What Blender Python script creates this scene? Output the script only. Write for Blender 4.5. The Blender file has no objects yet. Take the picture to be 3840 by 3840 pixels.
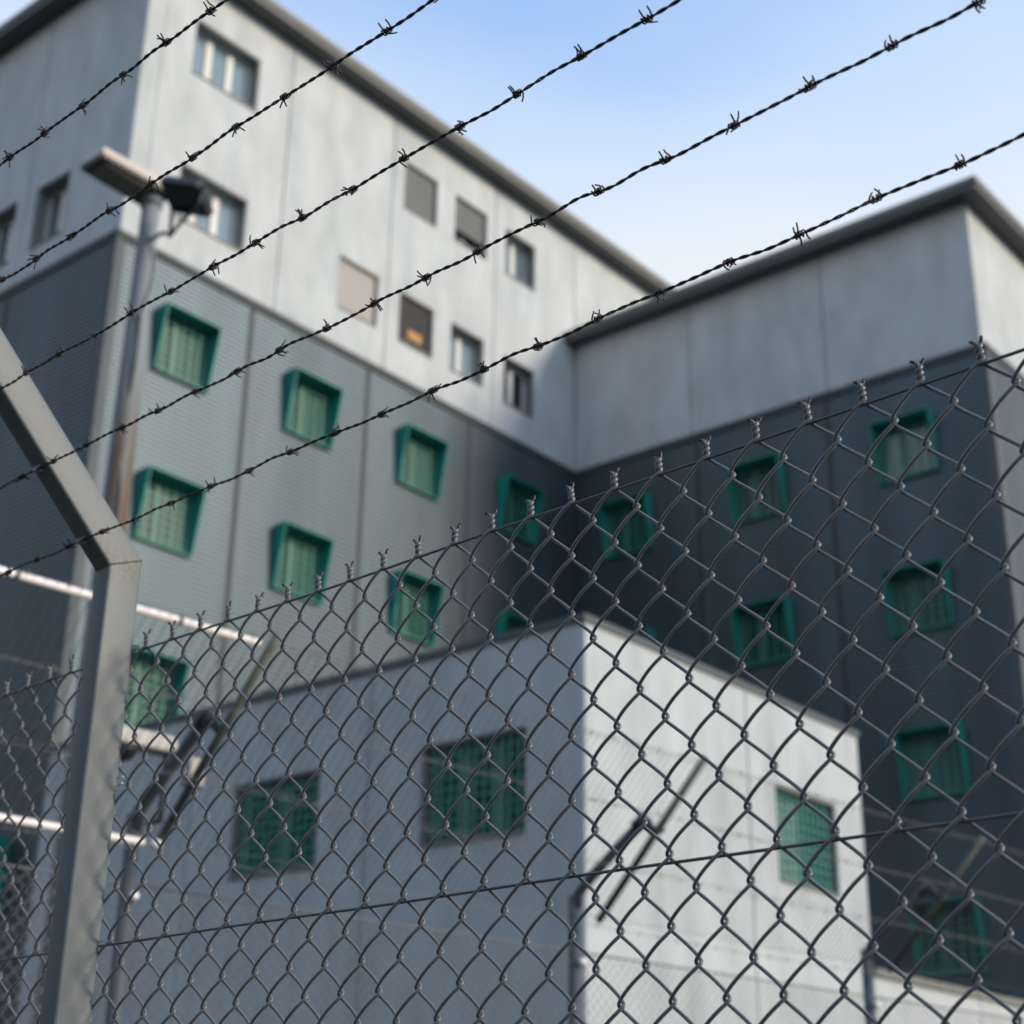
import bpy, math, random
import numpy as np
from mathutils import Matrix, Vector

random.seed(7)
rng = np.random.default_rng(7)
SC = bpy.context.scene
COL = SC.collection

# ------------------------------------------------------------------ camera
F_PX, PITCH, ROLL = 6002.7 / 3840.0, 0.3978, 0.0161
CAM = np.array([0.0, 0.0, 1.6])
cp, sp, cr, sr = math.cos(PITCH), math.sin(PITCH), math.cos(ROLL), math.sin(ROLL)
RM = np.array([[cr, -sr, 0], [sr, cr, 0], [0, 0, 1]]) @ np.array([[1, 0, 0], [0, sp, -cp], [0, cp, sp]])
right, down, fwd = RM
cam_data = bpy.data.cameras.new('camera')
cam = bpy.data.objects.new('camera', cam_data)
COL.objects.link(cam)
m4 = Matrix.Identity(4)
for r_ in range(3):
    m4[r_][0], m4[r_][1], m4[r_][2], m4[r_][3] = right[r_], -down[r_], -fwd[r_], CAM[r_]
cam.matrix_world = m4
cam_data.sensor_width = 36.0
cam_data.lens = 36.0 * F_PX
cam_data.clip_start, cam_data.clip_end = 0.05, 3000
cam_data.dof.use_dof = True
cam_data.dof.focus_distance = 1.98
cam_data.dof.aperture_fstop = 5.5
cam_data.dof.aperture_blades = 0
SC.camera = cam

# ------------------------------------------------------------------ sky, sun, exposure
SUN_AZ = math.radians(-19.0)      # world angle of the horizontal direction towards the sun
SUN_EL = math.radians(23.0)
world = bpy.data.worlds.new('World')
SC.world = world
world.use_nodes = True
wn, wl = world.node_tree.nodes, world.node_tree.links
wn.clear()
w_out = wn.new('ShaderNodeOutputWorld')
w_bg = wn.new('ShaderNodeBackground')
w_bg.inputs['Strength'].default_value = 0.15
sky = wn.new('ShaderNodeTexSky')
sky.sky_type = 'NISHITA'
sky.sun_disc = False
sky.sun_elevation = SUN_EL
sky.sun_rotation = math.pi / 2 - SUN_AZ
sky.air_density, sky.dust_density, sky.ozone_density = 1.0, 0.4, 1.8
# thin high cloud: a soft white veil, denser towards the horizon
tc = wn.new('ShaderNodeTexCoord')
mp = wn.new('ShaderNodeMapping')
mp.inputs['Scale'].default_value = (1.0, 1.0, 2.2)
mp.inputs['Rotation'].default_value = (0.25, 0.35, 0.5)
mp.inputs['Location'].default_value = (0.35, 0.1, 0.0)
nz = wn.new('ShaderNodeTexNoise')
nz.inputs['Scale'].default_value = 2.6
nz.inputs['Detail'].default_value = 5
nz.inputs['Roughness'].default_value = 0.45
sxyz = wn.new('ShaderNodeSeparateXYZ')
haze = wn.new('ShaderNodeMapRange')
haze.inputs['From Min'].default_value, haze.inputs['From Max'].default_value = 0.66, 0.44
haze.inputs['To Min'].default_value, haze.inputs['To Max'].default_value = 0.17, 1.30
nmap = wn.new('ShaderNodeMapRange')
nmap.inputs['From Min'].default_value, nmap.inputs['From Max'].default_value = 0.3, 0.7
nmap.inputs['To Min'].default_value, nmap.inputs['To Max'].default_value = -0.20, 0.24
addn = wn.new('ShaderNodeMath')
addn.operation = 'ADD'
addn.use_clamp = True
mx = wn.new('ShaderNodeMix')
mx.data_type = 'RGBA'
mx.inputs['B'].default_value = (1.95, 2.12, 2.28, 1)
wl.new(tc.outputs['Generated'], mp.inputs['Vector'])
wl.new(mp.outputs['Vector'], nz.inputs['Vector'])
wl.new(tc.outputs['Generated'], sxyz.inputs[0])
wl.new(sxyz.outputs['Z'], haze.inputs['Value'])
wl.new(nz.outputs['Fac'], nmap.inputs['Value'])
wl.new(haze.outputs['Result'], addn.inputs[0])
wl.new(nmap.outputs['Result'], addn.inputs[1])
wl.new(addn.outputs[0], mx.inputs['Factor'])
wl.new(sky.outputs['Color'], mx.inputs['A'])
wl.new(mx.outputs['Result'], w_bg.inputs['Color'])
wl.new(w_bg.outputs['Background'], w_out.inputs['Surface'])

sun_d = bpy.data.lights.new('sun', 'SUN')
sun_d.energy = 1.3
sun_d.angle = math.radians(15)
sun_d.color = (1.0, 0.845, 0.635)
sun = bpy.data.objects.new('sun', sun_d)
COL.objects.link(sun)
ldir = Vector((math.cos(SUN_EL) * math.cos(SUN_AZ), math.cos(SUN_EL) * math.sin(SUN_AZ), math.sin(SUN_EL)))
sun.rotation_euler = ldir.to_track_quat('Z', 'Y').to_euler()
sun.location = (20, -10, 20)

SC.view_settings.view_transform = 'Standard'
SC.view_settings.look = 'None'
SC.view_settings.exposure = 1.5
SC.view_settings.gamma = 1.0
SC.view_settings.use_curve_mapping = False
SC.render.engine = 'CYCLES'
SC.cycles.use_denoising = True
SC.cycles.max_bounces = 6
SC.cycles.diffuse_bounces = 3

# ------------------------------------------------------------------ materials
MATS = {}


def mat(name, color, rough=0.6, metal=0.0, spec=0.5, var=0.0, vscale=1.0, vstretch=(1, 1, 1), bump=0.0, bscale=40.0,
        color2=None, mask=(0.45, 0.65), mscale=3.0, mstretch=(1, 1, 1), coat=0.0):
    """Principled material: base colour, slow brightness variation, an optional second colour in noise patches, bump."""
    if name in MATS:
        return MATS[name]
    m = bpy.data.materials.new(name)
    m.use_nodes = True
    n, l = m.node_tree.nodes, m.node_tree.links
    b = n['Principled BSDF']
    b.inputs['Roughness'].default_value = rough
    b.inputs['Metallic'].default_value = metal
    b.inputs['Specular IOR Level'].default_value = spec
    b.inputs['Coat Weight'].default_value = coat
    tcn = n.new('ShaderNodeTexCoord')
    cur = n.new('ShaderNodeRGB')
    cur.outputs[0].default_value = (*color, 1)
    out = cur.outputs[0]

    def noise(scale, stretch, detail=4, rough_=0.55):
        mpn = n.new('ShaderNodeMapping')
        mpn.inputs['Scale'].default_value = stretch
        t = n.new('ShaderNodeTexNoise')
        t.inputs['Scale'].default_value = scale
        t.inputs['Detail'].default_value = detail
        t.inputs['Roughness'].default_value = rough_
        l.new(tcn.outputs['Object'], mpn.inputs['Vector'])
        l.new(mpn.outputs['Vector'], t.inputs['Vector'])
        return t.outputs['Fac']
    if color2 is not None:
        r = n.new('ShaderNodeMapRange')
        r.inputs['From Min'].default_value, r.inputs['From Max'].default_value = mask
        l.new(noise(mscale, mstretch, 6, 0.62), r.inputs['Value'])
        mixn = n.new('ShaderNodeMix')
        mixn.data_type = 'RGBA'
        mixn.inputs['B'].default_value = (*color2, 1)
        l.new(r.outputs['Result'], mixn.inputs['Factor'])
        l.new(out, mixn.inputs['A'])
        out = mixn.outputs['Result']
    if var > 0:
        r = n.new('ShaderNodeMapRange')
        r.inputs['From Min'].default_value, r.inputs['From Max'].default_value = 0.25, 0.75
        r.inputs['To Min'].default_value, r.inputs['To Max'].default_value = 1 - var, 1 + var
        l.new(noise(vscale, vstretch), r.inputs['Value'])
        mul = n.new('ShaderNodeVectorMath')
        mul.operation = 'SCALE'
        l.new(out, mul.inputs[0])
        l.new(r.outputs['Result'], mul.inputs['Scale'])
        out = mul.outputs['Vector']
    l.new(out, b.inputs['Base Color'])
    if bump > 0:
        bp = n.new('ShaderNodeBump')
        bp.inputs['Strength'].default_value = bump
        bp.inputs['Distance'].default_value = 0.01
        l.new(noise(bscale, (1, 1, 1)), bp.inputs['Height'])
        l.new(bp.outputs['Normal'], b.inputs['Normal'])
    MATS[name] = m
    return m


M_CONC = mat('concrete_panel', (0.462, 0.502, 0.538), 0.85, spec=0.3, var=0.14, vscale=1.6, vstretch=(1, 1, 0.5), bump=0.25, bscale=9,
             color2=(0.355, 0.402, 0.445), mask=(0.5, 0.8), mscale=0.7, mstretch=(1.6, 1.6, 0.3))
M_CONC2 = mat('annex_concrete', (0.428, 0.472, 0.512), 0.85, spec=0.3, var=0.14, vscale=2.0, vstretch=(1, 1, 0.5), bump=0.25, bscale=9,
              color2=(0.335, 0.382, 0.425), mask=(0.5, 0.8), mscale=1.1, mstretch=(1.6, 1.6, 0.4))
M_CORE = mat('joint_concrete', (0.16, 0.165, 0.17), 0.95, spec=0.2, var=0.1)
M_CLAD = mat('grey_cladding', (0.084, 0.116, 0.145), 0.51, metal=0.62, spec=0.5, var=0.20, vscale=0.8, vstretch=(1.3, 1.3, 0.12))
M_TRIM = mat('trim_coating', (0.085, 0.105, 0.118), 0.7, spec=0.3, var=0.08)
M_FLASH = mat('dark_flashing', (0.045, 0.056, 0.064), 0.7, spec=0.3, var=0.08)
M_SOFF = mat('roof_metal', (0.075, 0.080, 0.082), 0.5, spec=0.4, var=0.08)
M_FASC = mat('roof_fascia', (0.17, 0.17, 0.16), 0.5, var=0.08)
M_GREEN = mat('green_enamel', (0.011, 0.245, 0.212), 0.42, var=0.10, vscale=2.0)
M_GRILLE = mat('green_grille', (0.040, 0.260, 0.218), 0.5, var=0.08)
M_ANXF = mat('grey_window_frame', (0.27, 0.33, 0.35), 0.5, var=0.06)
M_FRAMEG = mat('pale_green_frame', (0.075, 0.175, 0.15), 0.5, var=0.06)
M_WHITE = mat('white_frame', (0.55, 0.57, 0.59), 0.45, var=0.05)
M_ALU = mat('window_reveal', (0.20, 0.215, 0.225), 0.5, var=0.06)
M_GLASS = mat('window_glass', (0.10, 0.15, 0.18), 0.06, spec=0.9, coat=0.5)
M_GLASSD = mat('dark_glass', (0.012, 0.022, 0.024), 0.12, spec=0.5)
M_GLASSG = mat('cell_glass', (0.022, 0.062, 0.060), 0.25, spec=0.35, var=0.2, vscale=3)
M_SKYPANE = mat('sky_curtain_pane', (0.17, 0.25, 0.32), 0.08, var=0.12, vscale=6, vstretch=(1, 1, 0.1))  # pane base colour holds the pale blue of reflected sky and curtains
M_SHUT_G = mat('grey_shutter', (0.17, 0.185, 0.20), 0.5, var=0.05)
M_SHUT_W = mat('white_shutter', (0.47, 0.46, 0.46), 0.5, var=0.05)
M_ORANGE = mat('orange_sticker', (0.36, 0.17, 0.025), 0.5)
M_GALV = mat('galvanised_pole', (0.30, 0.34, 0.38), 0.45, metal=0.35, var=0.12, vscale=3, vstretch=(1, 1, 0.2))
M_LAMPW = mat('lamp_housing', (0.50, 0.46, 0.42), 0.5, var=0.08)
M_LAMPD = mat('lamp_underside', (0.05, 0.045, 0.04), 0.5)
M_LENS = mat('lamp_lens', (0.22, 0.19, 0.165), 0.25)
M_BLACK = mat('black_metal', (0.012, 0.013, 0.016), 0.45)
M_INPOST = mat('inner_post_steel', (0.050, 0.065, 0.080), 0.6, var=0.12, vscale=4)
M_INROD = mat('inner_rod_steel', (0.075, 0.085, 0.075), 0.55, var=0.12, vscale=6)
M_INWIRE = mat('inner_wire', (0.15, 0.155, 0.16), 0.55, metal=0.1)
M_INMESH = mat('inner_mesh_wire', (0.15, 0.155, 0.16), 0.6, metal=0.1)
M_CAMW = mat('camera_hood_paint', (0.36, 0.35, 0.34), 0.5, var=0.08, vscale=8)
M_RAIL = mat('white_rail_paint', (0.86, 0.83, 0.86), 0.4)
M_MESH = mat('grey_coated_wire', (0.120, 0.132, 0.150), 0.32, spec=0.5, var=0.12, vscale=25, bump=0.08, bscale=300)
M_TENS = mat('tension_wire_steel', (0.085, 0.09, 0.10), 0.42, spec=0.5, var=0.15, vscale=30)
M_RUST = mat('rusty_cut_end', (0.055, 0.012, 0.010), 0.75, var=0.3, vscale=200)
M_BARB = mat('weathered_barbed_wire', (0.040, 0.040, 0.044), 0.55, metal=0.25, color2=(0.035, 0.022, 0.015), mask=(0.5, 0.7), mscale=30)
M_CLIP = mat('clip_steel', (0.35, 0.35, 0.34), 0.4, metal=0.6)
M_GROUND = mat('ground_asphalt', (0.055, 0.057, 0.058), 0.9, var=0.2, vscale=0.6, color2=(0.07, 0.085, 0.04), mask=(0.5, 0.6), mscale=0.15, bump=0.4, bscale=30)


def post_material():
    """Light grey coated steel; brown-green grime gathered round the weld at the knee."""
    m = mat('post_coating', (0.112, 0.134, 0.153), 0.5, spec=0.4, var=0.05, vscale=12, bump=0.05, bscale=140)
    n, l = m.node_tree.nodes, m.node_tree.links
    b = n['Principled BSDF']
    src = b.inputs['Base Color'].links[0].from_socket
    tcn = n.new('ShaderNodeTexCoord')
    sx = n.new('ShaderNodeSeparateXYZ')
    l.new(tcn.outputs['Object'], sx.inputs[0])
    dz = n.new('ShaderNodeMath'); dz.operation = 'SUBTRACT'; dz.inputs[1].default_value = 2.535
    l.new(sx.outputs['Z'], dz.inputs[0])
    ab = n.new('ShaderNodeMath'); ab.operation = 'ABSOLUTE'
    l.new(dz.outputs[0], ab.inputs[0])
    rg = n.new('ShaderNodeMapRange')
    rg.inputs['From Min'].default_value, rg.inputs['From Max'].default_value = 0.05, 0.0
    l.new(ab.outputs[0], rg.inputs['Value'])
    t = n.new('ShaderNodeTexNoise'); t.inputs['Scale'].default_value = 130; t.inputs['Detail'].default_value = 6
    l.new(tcn.outputs['Object'], t.inputs['Vector'])
    r2 = n.new('ShaderNodeMapRange'); r2.inputs['From Min'].default_value, r2.inputs['From Max'].default_value = 0.48, 0.68
    l.new(t.outputs['Fac'], r2.inputs['Value'])
    mu = n.new('ShaderNodeMath'); mu.operation = 'MULTIPLY'
    l.new(rg.outputs[0], mu.inputs[0]); l.new(r2.outputs[0], mu.inputs[1])
    mx_ = n.new('ShaderNodeMix'); mx_.data_type = 'RGBA'
    mx_.inputs['B'].default_value = (0.09, 0.085, 0.035, 1)
    l.new(mu.outputs[0], mx_.inputs['Factor']); l.new(src, mx_.inputs['A'])
    l.new(mx_.outputs['Result'], b.inputs['Base Color'])
    return m


def pole_material():
    """Grey mast with a long brown rust run on one side of its lower half."""
    m = mat('mast_paint', (0.19, 0.225, 0.265), 0.7, metal=0.0, spec=0.3, var=0.15, vscale=2.5, vstretch=(1, 1, 0.15))
    n, l = m.node_tree.nodes, m.node_tree.links
    b = n['Principled BSDF']
    src = b.inputs['Base Color'].links[0].from_socket
    tcn = n.new('ShaderNodeTexCoord')
    mpn = n.new('ShaderNodeMapping'); mpn.inputs['Scale'].default_value = (5, 5, 0.45)
    t = n.new('ShaderNodeTexNoise'); t.inputs['Scale'].default_value = 2.2; t.inputs['Detail'].default_value = 5
    l.new(tcn.outputs['Object'], mpn.inputs['Vector']); l.new(mpn.outputs['Vector'], t.inputs['Vector'])
    sx = n.new('ShaderNodeSeparateXYZ'); l.new(tcn.outputs['Object'], sx.inputs[0])
    rx = n.new('ShaderNodeMapRange'); rx.inputs['From Min'].default_value, rx.inputs['From Max'].default_value = -0.01, 0.06
    l.new(sx.outputs['X'], rx.inputs['Value'])
    rz = n.new('ShaderNodeMapRange'); rz.inputs['From Min'].default_value, rz.inputs['From Max'].default_value = 8.4, 7.4
    l.new(sx.outputs['Z'], rz.inputs['Value'])
    rn = n.new('ShaderNodeMapRange'); rn.inputs['From Min'].default_value, rn.inputs['From Max'].default_value = 0.30, 0.5
    l.new(t.outputs['Fac'], rn.inputs['Value'])
    m1 = n.new('ShaderNodeMath'); m1.operation = 'MULTIPLY'
    m2 = n.new('ShaderNodeMath'); m2.operation = 'MULTIPLY'
    l.new(rx.outputs[0], m1.inputs[0]); l.new(rz.outputs[0], m1.inputs[1])
    l.new(m1.outputs[0], m2.inputs[0]); l.new(rn.outputs[0], m2.inputs[1])
    mx_ = n.new('ShaderNodeMix'); mx_.data_type = 'RGBA'
    mx_.inputs['B'].default_value = (0.115, 0.075, 0.05, 1)
    l.new(m2.outputs[0], mx_.inputs['Factor']); l.new(src, mx_.inputs['A'])
    l.new(mx_.outputs['Result'], b.inputs['Base Color'])
    return m


M_POST = post_material()
M_MAST = pole_material()


# ------------------------------------------------------------------ helpers
def link(o, parent=None):
    COL.objects.link(o)
    if parent is not None:
        o.parent = parent
    return o


def tag(o, label=None, cat=None, group=None, kind=None):
    if label: o['label'] = label
    if cat: o['category'] = cat
    if group: o['group'] = group
    if kind: o['kind'] = kind
    return o


def empty(name, loc, rotz=0.0):
    o = bpy.data.objects.new(name, None)
    o.empty_display_size = 0.2
    o.location = loc
    o.rotation_euler = (0, 0, rotz)
    return link(o)


class MB:
    """Collects polygons; build() links them as one mesh object."""

    def __init__(self):
        self.v, self.f, self.mi = [], [], []

    def poly(self, pts, mi=0):
        k = len(self.v)
        self.v += [tuple(map(float, p)) for p in pts]
        self.f.append(tuple(range(k, k + len(pts))))
        self.mi.append(mi)

    def hexa(self, p, mi=0):
        """p: eight corners, bottom ring 0-3 then top ring 4-7 (both counter-clockwise seen from above)."""
        k = len(self.v)
        self.v += [tuple(map(float, q)) for q in p]
        for q in ((3, 2, 1, 0), (4, 5, 6, 7), (0, 1, 5, 4), (1, 2, 6, 5), (2, 3, 7, 6), (3, 0, 4, 7)):
            self.f.append(tuple(k + j for j in q))
            self.mi.append(mi)

    def box(self, a, b, mi=0):
        (x0, y0, z0), (x1, y1, z1) = [min(i, j) for i, j in zip(a, b)], [max(i, j) for i, j in zip(a, b)]
        self.hexa([(x0, y0, z0), (x1, y0, z0), (x1, y1, z0), (x0, y1, z0),
                   (x0, y0, z1), (x1, y0, z1), (x1, y1, z1), (x0, y1, z1)], mi)

    def mbox(self, fn, u, z, o, mi=0):
        """Box in wall coordinates (u along the wall, z up, o outwards) through the mapping fn."""
        p = [fn(u[i], z[k], o[j]) for k in (0, 1) for (i, j) in ((0, 0), (1, 0), (1, 1), (0, 1))]
        self.hexa(p, mi)

    def tube(self, pts, rad, sides=6, mi=0, cap=True, closed=False):
        pts = np.asarray(pts, float)
        n = len(pts)
        rad = np.broadcast_to(np.asarray(rad, float), (n,))
        tg = np.gradient(pts, axis=0)
        tg /= np.linalg.norm(tg, axis=1)[:, None] + 1e-12
        ref = np.array([0.0, 0, 1]) if abs(tg[0][2]) < 0.9 else np.array([1.0, 0, 0])
        nrm = ref - tg[0] * (ref @ tg[0])
        nrm /= np.linalg.norm(nrm)
        k0 = len(self.v)
        ang = np.arange(sides) * 2 * math.pi / sides
        ca, sa = np.cos(ang), np.sin(ang)
        for i in range(n):
            nrm = nrm - tg[i] * (nrm @ tg[i])
            nrm /= np.linalg.norm(nrm) + 1e-12
            bn = np.cross(tg[i], nrm)
            ring = pts[i] + rad[i] * (ca[:, None] * nrm + sa[:, None] * bn)
            self.v += list(map(tuple, ring.tolist()))
        for i in range(n - 1):
            a, b = k0 + i * sides, k0 + (i + 1) * sides
            for j in range(sides):
                j2 = (j + 1) % sides
                self.f.append((a + j, a + j2, b + j2, b + j))
                self.mi.append(mi)
        if cap:
            self.f.append(tuple(k0 + j for j in reversed(range(sides)))); self.mi.append(mi)
            self.f.append(tuple(k0 + (n - 1) * sides + j for j in range(sides))); self.mi.append(mi)

    def mesh(self, name, mats, smooth=False):
        me = bpy.data.meshes.new(name)
        me.from_pydata(self.v, [], self.f)
        for m in (mats if isinstance(mats, (list, tuple)) else [mats]):
            me.materials.append(m)
        if any(self.mi):
            me.polygons.foreach_set('material_index', self.mi)
        if smooth:
            me.polygons.foreach_set('use_smooth', [True] * len(me.polygons))
        me.update()
        return me

    def build(self, name, mats, parent=None, smooth=False, loc=None):
        o = bpy.data.objects.new(name, self.mesh(name, mats, smooth))
        if loc is not None:
            o.location = loc
        return link(o, parent)


def bevel(o, w, seg=2):
    md = o.modifiers.new('bevel', 'BEVEL')
    md.width, md.segments, md.limit_method, md.angle_limit = w, seg, 'ANGLE', math.radians(40)
    return o


def wall_panel(mb, fn, u0, u1, z0, z1, holes, thick, front=0.0, zlines=None, prof=None):
    """A wall sheet with rectangular openings: front face, reveals, outer edges. prof(z) lifts the front into ribs."""
    us = sorted({u0, u1, *[h for q in holes for h in (q[0], q[1]) if u0 < h < u1]})
    zs = {z0, z1, *[h for q in holes for h in (q[2], q[3]) if z0 < h < z1]}
    if zlines is not None:
        zs |= {z for z in zlines if z0 < z < z1}
    zs = sorted(zs)
    pf = prof or (lambda z: 0.0)
    back = front - thick

    def inside(u, z):
        return any(a < u < b and c < z < d for a, b, c, d in holes)
    for i in range(len(us) - 1):
        for j in range(len(zs) - 1):
            a, b, c, d = us[i], us[i + 1], zs[j], zs[j + 1]
            if inside((a + b) / 2, (c + d) / 2):
                continue
            mb.poly([fn(a, c, front + pf(c)), fn(b, c, front + pf(c)), fn(b, d, front + pf(d)), fn(a, d, front + pf(d))])
    for a, b, c, d in list(holes) + [(u0, u1, z0, z1)]:
        mb.poly([fn(a, c, front), fn(a, d, front), fn(a, d, back), fn(a, c, back)])
        mb.poly([fn(b, c, front), fn(b, d, front), fn(b, d, back), fn(b, c, back)])
        mb.poly([fn(a, c, front), fn(b, c, front), fn(b, c, back), fn(a, c, back)])
        mb.poly([fn(a, d, front), fn(b, d, front), fn(b, d, back), fn(a, d, back)])


# ------------------------------------------------------------------ ground
g = MB()
g.poly([(-900, -900, 0), (900, -900, 0), (900, 900, 0), (-900, 900, 0)])
tag(g.build('ground', M_GROUND), 'dark asphalt and rough grass under the prison fences', None, None, 'structure')

# ------------------------------------------------------------------ unseen wooded hillside, added behind the viewer to block sky light
M_SKYBLOCK = mat('sky_blocker_woods', (0.030, 0.042, 0.022), 0.95, spec=0.2, var=0.35, vscale=0.12, color2=(0.018, 0.028, 0.014), mask=(0.4, 0.6), mscale=0.25)
hm = MB()
NA_, NR_ = 90, 26
az_ = np.linspace(math.radians(142), math.radians(292), NA_)
rr_ = np.linspace(0, 1, NR_)
hr = np.random.default_rng(3)
for i, a in enumerate(az_):
    edge = math.sin(math.pi * i / (NA_ - 1)) ** 0.45
    r0 = 26 + 5 * math.sin(3.1 * a) + 2 * math.sin(9 * a)
    for j, t in enumerate(rr_):
        d = r0 + t * 120
        h = edge * (31 + 6 * math.sin(2.3 * a + 1) + 4 * math.sin(6.7 * a)) * math.sin(min(1.0, t * 1.9) * math.pi / 2) ** 0.8
        tree = 0 if j == 0 else edge * hr.uniform(0, 4.5)
        hm.v.append((d * math.cos(a), d * math.sin(a), h + tree - (0.3 if j == 0 else 0)))
for i in range(NA_ - 1):
    for j in range(NR_ - 1):
        k0_ = i * NR_ + j
        hm.f.append((k0_, k0_ + 1, k0_ + NR_ + 1, k0_ + NR_)); hm.mi.append(0)
tag(hm.build('sky_blocker_hill', M_SKYBLOCK), 'unseen dark wooded hillside added behind the viewer to block sky light', None, None, 'structure')

# ------------------------------------------------------------------ prison building
AA = 0.8721
ROTB = AA - math.pi / 2
nA = np.array([math.sin(AA), -math.cos(AA), 0.0])
Ad = np.array([math.cos(AA), math.sin(AA), 0.0])
O1 = np.array([1.3795, 32.4617, 0.0])
S_L, T_E, Z_CL, Z_RA, Z_RB = 12.46, 9.58, 16.17, 22.25, 19.33
fA = lambda u, z, o: (o, -u, z)                 # long lit front
fB = lambda u, z, o: (u, -o, z)                 # shaded front of the wing
fL = lambda u, z, o: (-u, -S_L - o, z)          # shaded end of the tall block
fE = lambda u, z, o: (T_E + o, u, z)            # lit end of the wing

prison = empty('prison_building', O1.tolist(), ROTB)
tag(prison, 'large L-shaped concrete prison block with grey ribbed cladding and green barred window boxes', 'building')
m = MB()
m.box((-9.0, -S_L + 0.42, 0), (-0.42, 12, Z_RA - 0.02))
m.box((-0.43, 0.42, 0), (T_E - 0.42, 11.9, Z_RB - 0.02))
m.build('inner_wall', M_CORE, prison)

J = 0.014
holesA = {'big': [(9.82, 11.40, 20.15, 21.37), (9.82, 11.40, 17.06, 18.20)],
          'sm': [(4.76, 5.79, 20.17, 21.33), (3.14, 4.21, 20.17, 21.33), (1.46, 2.52, 20.15, 21.33),
                 (6.37, 7.46, 17.06, 18.22), (4.74, 5.77, 17.05, 18.20), (3.16, 4.22, 17.05, 18.18), (1.46, 2.50, 16.97, 18.13)]}
allA = holesA['big'] + holesA['sm']


def concrete(fn, breaks, z0, z1, holes, parent, front=0.0, thick=0.40, material=None):
    for a, b in zip(breaks[:-1], breaks[1:]):
        mb = MB()
        hs = [h for h in holes if h[0] >= a - 1e-6 and h[1] <= b + 1e-6]
        wall_panel(mb, fn, a + J, b - J, z0, z1, hs, thick, front)
        mb.build('wall_panel', material or M_CONC, parent)


concrete(fA, [-9.0, -6.0, -3.0, 0.0], Z_RB + 0.2, Z_RA, [], prison)
concrete(fA, [0.0, 2.86, 6.12, 9.0, 12.07, S_L - 0.0], Z_CL, Z_RA, allA, prison)
concrete(fB, [0.0, 3.12, 6.34, T_E], Z_CL, Z_RB, [], prison)
holesL = [(1.75, 2.76, 16.90, 18.22), (3.36, 4.37, 16.90, 18.22)]
concrete(fL, [0.0, 3.06, 6.1, 9.0], Z_CL, Z_RA, holesL, prison)
concrete(fE, [0.0, 3.1, 6.2, 9.3], Z_CL, Z_RB, [], prison)

# ribbed cladding
RIB = 0.09
CL = 0.10
rib_z = []
zz = 0.3
while zz < Z_CL:
    rib_z += [zz, zz + 0.035, zz + 0.045, zz + 0.08]
    zz += RIB


def rib(z):
    t = ((z - 0.3) / RIB) % 1.0
    return 0.013 if 0.45 < t < 0.92 else 0.0


greenA = [(s0 - 1.16, s0, zb, zb + 1.17) for zb in (13.94, 10.94, 7.94, 4.94) for s0 in (11.61, 8.68, 5.75, 2.74)]
greenB = [(a, b, zb, zb + 1.18) for zb in (13.87, 10.86, 7.86, 4.90) for a, b in ((0.94, 2.14), (4.14, 5.34), (7.37, 8.57))]
greenL = [(0.62, 1.82, 4.94, 6.11), (3.7, 4.9, 4.94, 6.11)]


def cladding(fn, breaks, holes):
    for a, b in zip(breaks[:-1], breaks[1:]):
        mb = MB()
        snap = lambda q: 0.3 + RIB * round((q - 0.3) / RIB)
        hs = [(h[0], h[1], snap(h[2] + 0.02), snap(h[3] - 0.02)) for h in holes if h[0] >= a - 1e-6 and h[1] <= b + 1e-6]
        wall_panel(mb, fn, a + 0.02, b - 0.02, 0.3, Z_CL - 0.10, hs, 0.09, CL, rib_z, rib)
        mb.build('cladding_panel', M_CLAD, prison)
        s = MB()
        if b < breaks[-1]:
            s.mbox(fn, (b - 0.05, b + 0.05), (0.3, Z_CL - 0.1), (0.02, CL + 0.016))
            s.build('joint_strip', M_FLASH, prison)


cladding(fA, [-0.0 + 0.1, 3.68, 6.62, 9.58, S_L], greenA)
cladding(fB, [0.1, 3.3, 6.35, T_E], greenB)
cladding(fL, [0.0, 3.0, 6.0, 9.0], greenL)
cladding(fE, [0.0, 3.1, 6.2, 9.3], [])
for nm, fn, a, b in (('A', fA, -0.0 + 0.14, S_L + 0.14), ('B', fB, 0.145, T_E + 0.14), ('L', fL, -0.137, 9.0), ('E', fE, -0.137, 9.3)):
    s = MB()
    s.mbox(fn, (a, b), (Z_CL - 0.165, Z_CL - 0.003), (-0.02, 0.135))
    s.build('cap_flashing', M_FLASH, prison)
# corner trims of the cladding
for x, y in ((0.0, -S_L), (T_E, 0.0)):
    s = MB()
    s.box((x - 0.05, y - CL - 0.022, 0.3), (x + CL + 0.022, y - 0.02, Z_CL - 0.167))
    s.box((x + 0.02, y - CL - 0.021, 0.3), (x + CL + 0.0215, y + 0.06, Z_CL - 0.1675))
    s.build('corner_trim', M_TRIM, prison)
# back skin strips behind the cladding up to the concrete
m = MB()
m.box((-9.0, -S_L + 0.02, 0), (0.0, 11.5, Z_CL - 0.12))
m.box((0.0, 0.0, 0), (T_E - 0.001, 11.4, Z_CL - 0.121))


def fine_grille(mb, fn, u0, u1, z0, z1, o, pu, pz, w):
    n = max(2, int(round((u1 - u0) / pu)))
    for i in range(1, n):
        u = u0 + (u1 - u0) * i / n
        mb.mbox(fn, (u - w / 2, u + w / 2), (z0, z1), (o + w * 0.62, o + w * 1.5))
    n = max(2, int(round((z1 - z0) / pz)))
    for i in range(1, n):
        z = z0 + (z1 - z0) * i / n
        mb.mbox(fn, (u0, u1), (z - w / 2.6, z + w / 2.6), (o, o + w * 0.7))


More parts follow.
